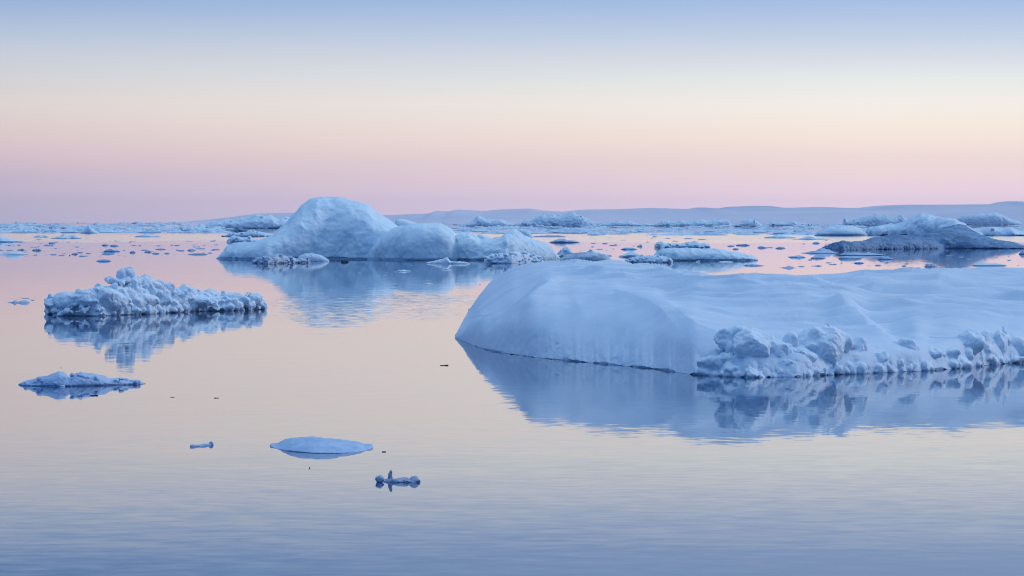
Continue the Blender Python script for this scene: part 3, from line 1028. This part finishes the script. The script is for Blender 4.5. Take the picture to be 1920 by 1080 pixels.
berg('ice_floe', 'rounded floe with grey sediment streaks between the dome and the snow-covered giant', 'ice floe',
     [(1050, 486), (1062, 479), (1074, 475), (1086, 474), (1100, 474.5), (1112, 473), (1124, 476), (1136, 481), (1146, 487)], [(1050, 488), (1146, 489)], 6, STREAKED, .07, SP1, 64, soften=1)
berg('ice_floe', 'upright white block with small chunks near the right tip of the domed iceberg', 'ice floe',
     [(1043, 479), (1048, 473), (1056, 464), (1064, 463), (1069, 467), (1070, 474), (1085, 476), (1095, 480)], [(1043, 481), (1095, 482)], 3, RUBBLE, .06, [('lobe', .8, .12), ('fbm', .4, .05)], 65, blobs=30, br=(1.5, 4), soften=.5)
berg('ice_floe', 'small peaked heap behind the grey-streaked floe', 'ice floe',
     [(1090, 477), (1100, 473), (1107, 468), (1112, 469), (1120, 474), (1132, 476), (1148, 479)], [(1090, 480), (1148, 480)], 3.5, RUBBLE, .06, [('lobe', .8, .1), ('fbm', .4, .05)], 66, blobs=25, br=(1.5, 3), soften=.5)
berg('ice_floe', 'flat floe with hummocks at both ends, right behind the long sloping slab', 'ice floe',
     [(1227, 460), (1232, 454), (1240, 452.5), (1247, 457), (1260, 457.5), (1275, 458.5), (1284, 457), (1288, 455), (1296, 455), (1303, 452), (1308, 454), (1314, 458), (1322, 456), (1330, 458), (1333, 462)],
     [(1227, 464), (1333, 464.5)], 7, BERG, .09, SP1, 67, blobs=35, br=(1.5, 3), soften=.5, cut=.3, cut_h=.2)
berg('ice_floe', 'low floe with a rounded hump on the bright water right of the domed iceberg', 'ice floe',
     [(1030, 454), (1040, 451.5), (1048, 448), (1058, 447.5), (1064, 450.5), (1074, 451), (1088, 454)], [(1030, 455), (1088, 455)], 5, SMALLICE, .12, SP1, 68, soften=.5, cut=.3, cut_h=.2)
# the dirty berg and its neighbours at the right
e = empty('iceberg', origin_at(1735, 466, 12), 'dark sediment-streaked iceberg with one smooth mound and a long low shelf', 'iceberg')
org = e.location.copy()
s = Soup()
lump(s, [(1690, 462), (1712, 450), (1730, 443), (1755, 431), (1770, 425), (1785, 421.5), (1801, 420), (1810, 424), (1820, 431), (1837, 442), (1870, 450), (1890, 453), (1904, 456), (1922, 460), (1945, 465)],
     [(1690, 466.5), (1800, 466), (1945, 466.5)], 22, crest=.55, p=.95, q=.9, ncol=130, soften=3, cut=.3, cut_h=.1)
ice_object('dirty_mound', s, .15, DIRTY, [('fbm', 6, .25), ('ridge', 3, .18), ('fbm', 1, .12)], 71, e, org)
s = Soup()
lump(s, [(1542, 464), (1556, 458), (1578, 453), (1598, 453.5), (1617, 452), (1640, 446), (1658, 443), (1677, 441.5), (1700, 443.5), (1727, 445), (1750, 452), (1770, 462)],
     [(1542, 466), (1580, 469.5), (1650, 467.5), (1770, 466.5)], 14, off=-1, crest=.6, p=1.0, q=.85, ncol=130, soften=2)
ice_object('ice_shelf', s, .13, DIRTY, [('fbm', 4, .2), ('ridge', 1.6, .2), ('lobe', 1.2, .15), ('fbm', .6, .08)], 72, e, org)
FSP = [('fbm', 9, .5), ('ridge', 5, .4), ('flute', 4, .4), ('fbm', 1.6, .2)]
berg('iceberg', 'pale fluted iceberg with a broad rounded summit, behind the dark sediment-streaked one', 'iceberg',
     [(1624, 434), (1630, 429), (1640, 425), (1660, 423.5), (1680, 421), (1695, 418), (1705, 413), (1718, 407), (1730, 403.5), (1742, 405), (1752, 408.5), (1770, 410), (1785, 411.5), (1797, 415), (1808, 420), (1826, 432), (1842, 441)],
     [(1624, 442), (1842, 443)], 34, FAR, .35, FSP, 73, ncol=130, soften=1.5, p=.7, q=.6)
berg('iceberg', 'flat-topped low pale ice slab left of the dark sediment-streaked iceberg', 'iceberg',
     [(1526, 440), (1534, 433), (1550, 426), (1562, 424), (1580, 423), (1600, 424), (1612, 428), (1620, 434), (1626, 441)], [(1526, 442.5), (1626, 442.5)], 26, FAR, .3, [('fbm', 8, .3), ('fbm', 2, .15)], 74, soften=2, cut=.7, cut_h=.6)
berg('iceberg', 'far castellated iceberg with small turrets along its crest', 'iceberg',
     [(1580, 421), (1583, 409), (1586, 409), (1590, 416), (1598, 413.5), (1610, 410), (1622, 407), (1634, 404), (1641, 400), (1647, 402), (1652, 405), (1660, 403), (1666, 406), (1674, 408.5),
      (1682, 408), (1687, 403), (1693, 403.5), (1697, 409), (1706, 412), (1725, 420)], [(1580, 423), (1725, 423)], 45, FAR, .6, [('fbm', 14, .8), ('ridge', 8, .9), ('fbm', 2.5, .4)], 75, ncol=150, soften=.5, blobs=12, br=(1, 2))
berg('iceberg', 'far flat-topped plateau iceberg at the right end of the skyline', 'iceberg',
     [(1789, 418), (1793, 412), (1801, 405), (1812, 403), (1835, 401), (1850, 400), (1867, 398.5), (1874, 401), (1883, 405), (1892, 410), (1899, 415), (1906, 414), (1916, 419)], [(1789, 422), (1916, 422)], 70, FAR, .8,
     [('fbm', 20, 1.0), ('flute', 9, .8), ('fbm', 3, .4)], 76, ncol=120, soften=1, p=.6, q=.5)
berg('ice_floe', 'broad low hummocky floe behind the tail of the dark sediment-streaked iceberg', 'ice floe',
     [(1815, 440), (1830, 434), (1845, 429), (1857, 425.5), (1868, 427), (1880, 430), (1893, 428), (1905, 431), (1920, 433), (1945, 436), (1965, 441)], [(1815, 442), (1965, 442)], 24, FAR, .35, FSP, 77, blobs=60, br=(1.5, 3.5), soften=.5)
# skyline bergs in the centre
berg('iceberg', 'far iceberg with a sharp dark peak and a level back, right of the dome', 'iceberg',
     [(868, 421), (880, 418), (889, 413), (894, 407), (897, 405), (903, 408), (911, 410.5), (928, 411), (938, 411), (946, 414), (955, 418), (968, 419)], [(868, 424), (968, 424)], 50, FAR, .6,
     [('fbm', 14, .7), ('flute', 7, .6), ('fbm', 2.5, .3)], 81, ncol=100, soften=.7)
berg('iceberg', 'far white iceberg with slanting jagged blades along the skyline', 'iceberg',
     [(972, 421), (979, 416), (985, 413), (992, 415.5), (1000, 413), (1006, 408), (1014, 405), (1019, 402.5), (1024, 405.5), (1030, 403), (1037, 402), (1042, 405), (1050, 402.5), (1056, 404), (1062, 402), (1068, 399.5),
      (1074, 398.5), (1080, 403), (1086, 404), (1092, 407), (1100, 410), (1108, 414), (1118, 419)], [(972, 424), (1118, 424)], 55, FAR, .6, [('fbm', 12, .8), ('ridge', 7, 1.3), ('fbm', 2.5, .4)], 82, ncol=170, soften=.3, blobs=16, br=(1, 2.2))
berg('iceberg', 'long stepped tabular iceberg on the skyline above the long sloping slab', 'iceberg',
     [(1225, 422), (1236, 418), (1243, 414), (1252, 413.5), (1258, 417), (1270, 416), (1278, 413), (1288, 416), (1300, 415), (1314, 412.5), (1330, 414.5), (1340, 413), (1348, 411.5), (1366, 411.5), (1368, 418), (1380, 421)],
     [(1225, 424), (1380, 424)], 50, FAR, .6, [('fbm', 12, .6), ('ridge', 7, .7), ('fbm', 2.5, .4)], 83, ncol=150, soften=.5, blobs=14, br=(.8, 1.8))
berg('iceberg', 'humped white berg on the skyline just right of the long stepped tabular one', 'iceberg',
     [(1376, 422), (1384, 418), (1395, 413), (1408, 411.5), (1418, 413.5), (1424, 418), (1430, 422)], [(1376, 425), (1430, 425)], 40, FAR, .5, [('fbm', 10, .7), ('ridge', 6, .6)], 84, soften=.7, blobs=6, br=(.8, 1.6))
berg('ice_floe', 'low dark-peaked ice ridge on the skyline between the humped berg and the castellated one', 'ice floe',
     [(1426, 421), (1440, 417), (1455, 418), (1468, 417), (1480, 416.5), (1488, 414), (1496, 417.5), (1515, 419), (1540, 420)], [(1426, 423.5), (1540, 423.5)], 40, FAR, .5, [('fbm', 10, .6), ('ridge', 6, .6)], 85, soften=.5, blobs=40, br=(1, 2))
berg('ice_floe', 'low broken ice ridge on the skyline right of the slanting jagged blades', 'ice floe',
     [(1112, 421), (1125, 418), (1140, 418), (1158, 415), (1170, 416.5), (1180, 415), (1190, 418.5), (1205, 418), (1215, 419), (1232, 421)], [(1112, 423.5), (1232, 423.5)], 40, FAR, .5, [('fbm', 10, .6), ('ridge', 6, .6)], 86, soften=.5, blobs=50, br=(1, 2))

# ------------------------------------------------------------------ small pieces that share a few shapes
def piece_mesh(name, seed, kind, mat):
    """unit floe: x,y in [-1,1], z up to 1, floating at z = 0"""
    rng = random.Random(seed)
    nu, nr = 40, 12
    th = np.linspace(0, 2 * math.pi, nu, endpoint=False)
    r = np.concatenate([[0.90, 0.96], np.linspace(1, 0.04, nr)])
    V = []
    c = np.stack([np.cos(th), np.sin(th), th * 0], 1)
    edge = np.maximum(1 + 0.42 * fbm(c * 1.5 + seed, 4, seed), .35)
    peaks = [(rng.uniform(-.7, .7), rng.uniform(-.5, .5), rng.uniform(.12, .38), rng.uniform(.35, 1)) for _ in range(rng.randint(2, 5))]
    for k, rr in enumerate(r):
        x, y = np.cos(th) * rr * edge, np.sin(th) * rr * edge
        if kind == 'flat':
            z = 0.55 * (1 - rr ** 6) + 0.25 * (1 - rr)
        elif kind == 'dome':
            z = np.sqrt(max(1 - rr * rr, 0)) * 0.8 + 0 * x
        else:
            z = 0.3 * (1 - rr ** 4) + 0 * x
        z = z + 0 * x
        for (px, py, w, h) in peaks:
            g = h * (0.35 if kind == 'flat' else 0.5 if kind == 'dome' else 1.0)
            z = z + g * np.exp(-((x - px) ** 2 / w ** 2 + (y - py) ** 2 / (w * 1.6) ** 2)) * min(1, (1 - rr) * 4)
        P = np.stack([x * 2.6, y * 2.6, z * 0 + seed], 1)
        z = z + (0.22 if kind != 'dome' else .12) * fbm(P * 1.4, 4, seed) * min(1, (1 - rr) * 5)
        if k == 0:
            z = 0 * x - .5
        elif k == 1:
            z = 0 * x + .04
        elif k == 2:
            z = 0 * x + .09
        V.append(np.stack([x, y, np.maximum(z, -.5)], 1))
    V = np.stack(V, 0)
    zmax = V[:, :, 2].max()
    V[:, :, 2] = np.where(V[:, :, 2] > 0, V[:, :, 2] / zmax, V[:, :, 2])
    nrw = len(V)
    V = V.reshape(-1, 3)
    i = np.arange(nrw - 1)[:, None]
    j = np.arange(nu)[None, :]
    j2 = (j + 1) % nu
    q = np.stack([i * nu + j, i * nu + j2, (i + 1) * nu + j2, (i + 1) * nu + j], -1).reshape(-1, 4)
    return make_mesh(name, V, q, mat)


SHAPES = {}
for kind in ('flat', 'dome', 'peak'):
    for mat, mn in ((SMALLICE, 'small'), (SHADED, 'dim'), (FAR, 'far'), (BERG, 'berg'), (SNOW, 'bright')):
        SHAPES[kind, mn] = [piece_mesh('%s_%s_ice' % (kind, mn), 11 * k + 7 + len(kind) + 3 * len(mn), kind, mat) for k in range(5)]


def piece(name, x0, x1, yt, yb, kind, mn, rng, depth_k=0.7):
    D = float(dist(yb))
    wdt = (x1 - x0) / F * D
    dep = wdt * depth_k
    D += dep / 2
    me = rng.choice(SHAPES[kind, mn])
    o = link(name, me)
    hgt = max(float(px2z(yt, D)) - float(zw(D)), 0.02)
    o.location = (float(px2x((x0 + x1) / 2, D)), D, float(zw(D)))
    o.scale = (wdt / 2 * rng.choice((-1, 1)), dep / 2 * rng.choice((-1, 1)), hgt)
    if o.scale[0] * o.scale[1] < 0:
        o.scale[1] = -o.scale[1]
    o.rotation_euler[2] = rng.uniform(-.12, .12)
    return o


rng = random.Random(77)
SINGLES = [
    # x0, x1, ytop, ybase, kind, material, label
    (-34, 29, 442, 454, 'dome', 'berg', 'rounded white floe cut by the left edge of the picture, upper of two'),
    (-30, 54, 470, 478, 'peak', 'berg', 'wide low white floe cut by the left edge of the picture, lower of two'),
    (64, 90, 440.5, 445, 'flat', 'berg', 'thin flat pale floe just below the far left pack ice edge'),
    (97, 150, 438, 447.5, 'peak', 'berg', 'flat floe with a little upright horn, left of the tilted low dome floe'),
    (253, 297, 438, 444.5, 'dome', 'berg', 'smooth low dome floe on the bright lane of water at the left'),
    (181, 210, 486, 490, 'flat', 'dim', 'dark blue spindle floe alone above the rubble iceberg boulder'),
    (197, 222, 466.5, 472, 'dome', 'dim', 'oval dark blue floe, plumpest of the scattered pieces at left'),
    (193, 214, 474, 476.5, 'flat', 'dim', 'thin dark ice strip just below the plump oval floe'),
    (354, 393, 474.5, 477.5, 'flat', 'dim', 'longest thin dark strip of ice left of the domed iceberg'),
    (1000, 1056, 441, 444.5, 'flat', 'dim', 'long level dark blue strip of ice beyond the low humped floe'),
    (1043, 1121, 427, 437, 'peak', 'far', 'broken low white floe under the slanting jagged blades'),
    (1162, 1195, 464, 468, 'flat', 'dim', 'dark lens-shaped floe above the tent-shaped one'),
    (1195, 1205, 457.5, 462.5, 'dome', 'berg', 'small pale upright lump near the dark lens-shaped floe'),
    (1392, 1428, 495.5, 498.5, 'flat', 'dim', 'dark flat strip of ice off the right tip of the long sloping slab'),
    (1462, 1491, 498.5, 502.5, 'peak', 'small', 'pale spiky floe just behind the crest of the snow-covered giant'),
    (1304, 1313, 487.5, 491.5, 'peak', 'berg', 'tiny white pyramid of ice in front of the long sloping slab'),
    (1348, 1374, 489.5, 491.5, 'flat', 'berg', 'thin white ice pan in front of the long sloping slab'),
    (1382, 1403, 457, 460.5, 'flat', 'dim', 'flat blue floe with a raised middle right of the two-hummock floe'),
    (1422, 1437, 461.5, 465, 'dome', 'dim', 'small bluish oval floe second right of the two-hummock floe'),
    (1433, 1488, 439.5, 446.5, 'dome', 'berg', 'pale low floe at the far rim of the bright lane, left of its twin'),
    (1487, 1549, 442.5, 449, 'peak', 'berg', 'knobbly low floe at the far rim of the bright lane, below the flat slab'),
    (1506, 1569, 465, 475, 'peak', 'small', 'blue floe with a rounded left shoulder in front of the dark shelf'),
    (1572, 1650, 473, 479, 'flat', 'small', 'long ragged upper raft of the pair in front of the dark shelf'),
    (1572, 1612, 479.5, 485.5, 'flat', 'small', 'short lower raft of the pair in front of the dark shelf'),
    (1646, 1671, 480, 486.5, 'dome', 'small', 'small oval blue floe right of the pair of rafts'),
    (1523, 1547, 479.5, 484.5, 'flat', 'small', 'small flat floe below the blue floe with the rounded shoulder'),
    (1480, 1507, 478.5, 483, 'flat', 'small', 'small flat floe with a pointed left tip below the knobbly low floe'),
    (1600, 1620, 490.5, 494, 'flat', 'dim', 'dark thin floe just above the giant slab crest, below the rafts'),
    (1735, 1756, 494, 500.5, 'peak', 'dim', 'dark two-tiered scrap of ice beside the dark iceberg reflection'),
    (1822, 1885, 491.5, 498.5, 'dome', 'berg', 'smooth pale floe half hidden behind the giant slab at the far right'),
    (1910, 1950, 469, 477, 'dome', 'small', 'blue floe cut by the right edge of the picture'),
    (828, 846, 503.5, 506, 'dome', 'berg', 'white crumb of ice at the lower rim of the dome reflection'),
    (744, 770, 505.5, 509, 'flat', 'berg', 'thin pale ice pan in the middle of the dome reflection'),
    (796, 812, 530, 533, 'dome', 'berg', 'tiny bright white nub at the far edge of the wind-ruffled patch'),
    (18, 56, 562.5, 568, 'peak', 'small', 'small pale floe with a dark tail left of the rubble iceberg'),
]
for (x0, x1, yt, yb, kind, mn, lab) in SINGLES:
    o = piece('ice_floe', x0, x1, yt, yb, kind, mn, rng)
    tag(o, lab, 'ice floe')
MORE_L = [(190, 203, 457, 460.5), (205, 222, 458, 461.5), (34, 45, 466, 469), (62, 76, 466, 470), (90, 103, 453.5, 456.5), (82, 104, 459, 460.7), (94, 108, 476, 477.8),
          (135, 145, 473.8, 477), (144, 156, 472, 474), (149, 160, 479.5, 481), (242, 254, 470, 474), (272, 283, 469.7, 473), (285, 300, 473.3, 476), (308, 319, 473.4, 475.6), (351, 366, 466.5, 470),
          (292, 309, 465.8, 467.8), (326, 337, 459, 460.6), (333, 345, 468.6, 470.4), (367, 384, 465.2, 466.6), (396, 412, 466.5, 468.3)]
for (x0, x1, yt, yb) in MORE_L:
    o = piece('ice_floe', x0, x1, yt, yb, rng.choice(('flat', 'dome', 'flat')), 'dim', rng)
    tag(o, 'small dark blue floe scattered on the pink water left of the domed iceberg', 'ice floe', 'small dark floes left of the domed iceberg')
MORE_R = [(1365, 1376, 460, 462), (1456, 1471, 463, 466), (1281, 1300, 446.3, 448), (1307, 1324, 448, 449.6), (1374, 1384, 465, 467.5), (1523, 1538, 453.5, 456.5), (1690, 1700, 497, 499), (1640, 1652, 496, 498),
          (1548, 1560, 491.5, 493), (1515, 1524, 486, 487.5), (1246, 1258, 446, 447.3), (1222, 1233, 442.5, 444.6), (1144, 1156, 459, 460.4), (1130, 1140, 455.5, 457), (1530, 1540, 497, 499)]
for (x0, x1, yt, yb) in MORE_R:
    o = piece('ice_floe', x0, x1, yt, yb, rng.choice(('flat', 'dome', 'flat')), 'dim', rng)
    tag(o, 'small dark blue floe scattered on the pink water right of the domed iceberg', 'ice floe', 'small dark floes right of the domed iceberg')
for (x, y, w, hh) in [(833, 685.5, 15, 1.6), (114, 690, 4, 1.2), (176, 742, 14, 1.6), (406, 746.5, 8, 1.2), (720, 847.5, 7, 1.4), (580.5, 878, 3, 2.2), (131, 479.3, 3, 2), (323, 745, 7, .8), (879, 580, 6, 1.2)]:
    s = Soup()
    for k in range(4 if w > 6 else 1):
        t = (k + .5) / (4 if w > 6 else 1)
        D = float(dist(y))
        kk = D / F
        xx = x - w / 2 + w * t
        s.blob((float(px2x(xx, D)), D, float(zw(D)) + .2 * hh * kk), (max(w / 5, 1.1) * kk, 1.6 * kk, hh * kk * rng.uniform(.6, 1)), rng)
    V, T = np.concatenate(s.V), np.concatenate(s.T)
    c = V.mean(0)
    o = link('ice_crumb', make_mesh('ice_crumb', V - c, T, BLACKICE), None, Vector(c))
    tag(o, 'tiny dark crumb of melting ice on smooth open water', 'ice crumb', 'lone dark ice crumbs on open water')

# brash: many little fragments drifting in loose lines
def brash(n, xr, yr, label, group, seed, wr=(2.5, 9), avoid=()):
    rg = random.Random(seed)
    for _ in range(n):
        for _try in range(30):
            x, y = rg.uniform(*xr), yr[0] + (yr[1] - yr[0]) * rg.random() ** 1.2
            lane = math.sin(x * .013 + seed) * 2.5 + (y % 9.0)
            if lane < 5.0 + rg.random() * 3 and not any(a <= x <= b and c <= y <= d for a, b, c, d in avoid):
                break
        w = wr[0] * .8 + (wr[1] * 1.7 - wr[0]) * rg.random() ** 2.6
        hh = min(.25 * w, rg.uniform(.5, 1.6))
        o = piece('ice_fragment', x - w / 2, x + w / 2, y - hh, y, rg.choice(('flat', 'flat', 'dome', 'peak')), rg.choice(('dim', 'dim', 'small')), rg, .9)
        tag(o, label, 'ice fragment', group)


brash(120, (0, 415), (449, 481), 'tiny blue ice fragment adrift on the pink water left of the domed iceberg', 'ice fragments drifting left of the dome', 4)
brash(110, (1075, 1920), (446, 503), 'tiny blue ice fragment adrift on the pink water right of the domed iceberg', 'ice fragments drifting right of the dome', 9, avoid=[(1150, 1425, 462, 492), (1550, 1920, 440, 470)])
brash(30, (590, 900), (498, 536), 'pale ice crumb floating in the blue reflection of the domed iceberg', 'ice crumbs in the dome reflection', 15, wr=(2, 6))
brash(9, (20, 95), (556, 566), 'tiny dark ice sliver beside the left end of the rubble iceberg', 'ice slivers beside the rubble iceberg', 21, wr=(3, 8))

# pack ice towards the horizon
def pack_spec(n, xr, yr, wr, seed, top=1.0, power=1.0, clump=-.6):
    rg = random.Random(seed)
    L = []
    for _ in range(n):
        y = yr[0] + (yr[1] - yr[0]) * rg.random() ** power
        for _try in range(12):                               # rafts and leads
            x = rg.uniform(*xr)
            if math.sin(x * .031 + y * .55 + seed) + .7 * math.sin(x * .083 - y * .9 + seed * 2) + rg.uniform(-.7, .7) > clump:
                break
        k = (y - YH) / 20.0
        w = rg.uniform(*wr) * (0.45 + .75 * k)
        hh = (1.0 + rg.random() ** 3 * 5.0) * top * (0.6 + .5 * k)
        L.append((x - w / 2, x + w / 2, y - hh, y, rg.choice(('flat', 'peak', 'peak', 'peak', 'dome')), rg.choice(('far', 'far', 'berg', 'bright', 'small'))))
    return sorted(L, key=lambda q: -(q[1] - q[0]) * (q[3] - q[2]))


def pack(L, n_own, label, group, stuff_name, seed):
    rg = random.Random(seed)
    for q in L[:n_own]:
        o = piece('pack_floe', *q, rg)
        tag(o, label, 'ice floe', group)
    V, Q, c = [], [], 0
    for (x0, x1, yt, yb, kind, mn) in L[n_own:]:
        me = rg.choice(SHAPES[kind, mn])
        co = np.empty(len(me.vertices) * 3, np.float32)
        me.vertices.foreach_get('co', co)
        lp = np.empty(len(me.loops), np.int32)
        me.loops.foreach_get('vertex_index', lp)
        D = float(dist(yb))
        wd = (x1 - x0) / F * D
        co = co.reshape(-1, 3) * np.array([wd / 2, wd * .4, max(float(px2z(yt, D)), .05)]) + np.array([float(px2x((x0 + x1) / 2, D)), D + wd * .4, 0])
        V.append(co)
        Q.append(lp.reshape(-1, 4) + c)
        c += len(co)
    if V:
        o = link(stuff_name, make_mesh(stuff_name, np.concatenate(V), np.concatenate(Q), FAR))
        tag(o, label.replace('floe of', 'mass of'), 'pack ice', None, 'stuff')


LL = pack_spec(620, (-20, 425), (418.4, 436.5), (10, 46), 101, 1.1, .8)
pack(LL, 110, 'ragged white floe packed in the dense ice belt along the left horizon', 'pack ice belt along the left horizon', 'pack_ice', 5)
LC = pack_spec(420, (855, 1130), (419, 438), (6, 40), 102, .85, .8, .15)
pack(LC, 70, 'broken white floe in the loose pack ice below the centre skyline bergs', 'loose pack ice below the centre skyline', 'pack_ice', 6)
LR = pack_spec(760, (1105, 1940), (419.5, 441), (6, 44), 103, .8, .8, .15)
pack(LR, 110, 'broken white floe in the loose pack ice below the right skyline bergs', 'loose pack ice below the right skyline', 'pack_ice', 7)

# ------------------------------------------------------------------ haze over the whole fjord
def haze():
    x, y0, y1, z0, z1 = 29000.0, -400.0, 31000.0, -4.0, 240.0
    V = np.array([[-x, y0, z0], [x, y0, z0], [x, y1, z0], [-x, y1, z0], [-x, y0, z1], [x, y0, z1], [x, y1, z1], [-x, y1, z1]])
    Q = np.array([[3, 2, 1, 0], [4, 5, 6, 7], [0, 1, 5, 4], [1, 2, 6, 5], [2, 3, 7, 6], [3, 0, 4, 7]])
    m, n, l = new_mat('haze')
    n.clear()
    o = n.new('ShaderNodeOutputMaterial')
    v = n.new('ShaderNodeVolumePrincipled')
    v.inputs['Color'].default_value = (0.86, 0.88, 1.0, 1)
    v.inputs['Density'].default_value = 2.1e-5
    v.inputs['Anisotropy'].default_value = 0.0
    l.new(v.outputs[0], o.inputs['Volume'])
    ob = link('haze', make_mesh('haze', V, Q, m, False))
    tag(ob, kind='stuff')


haze()
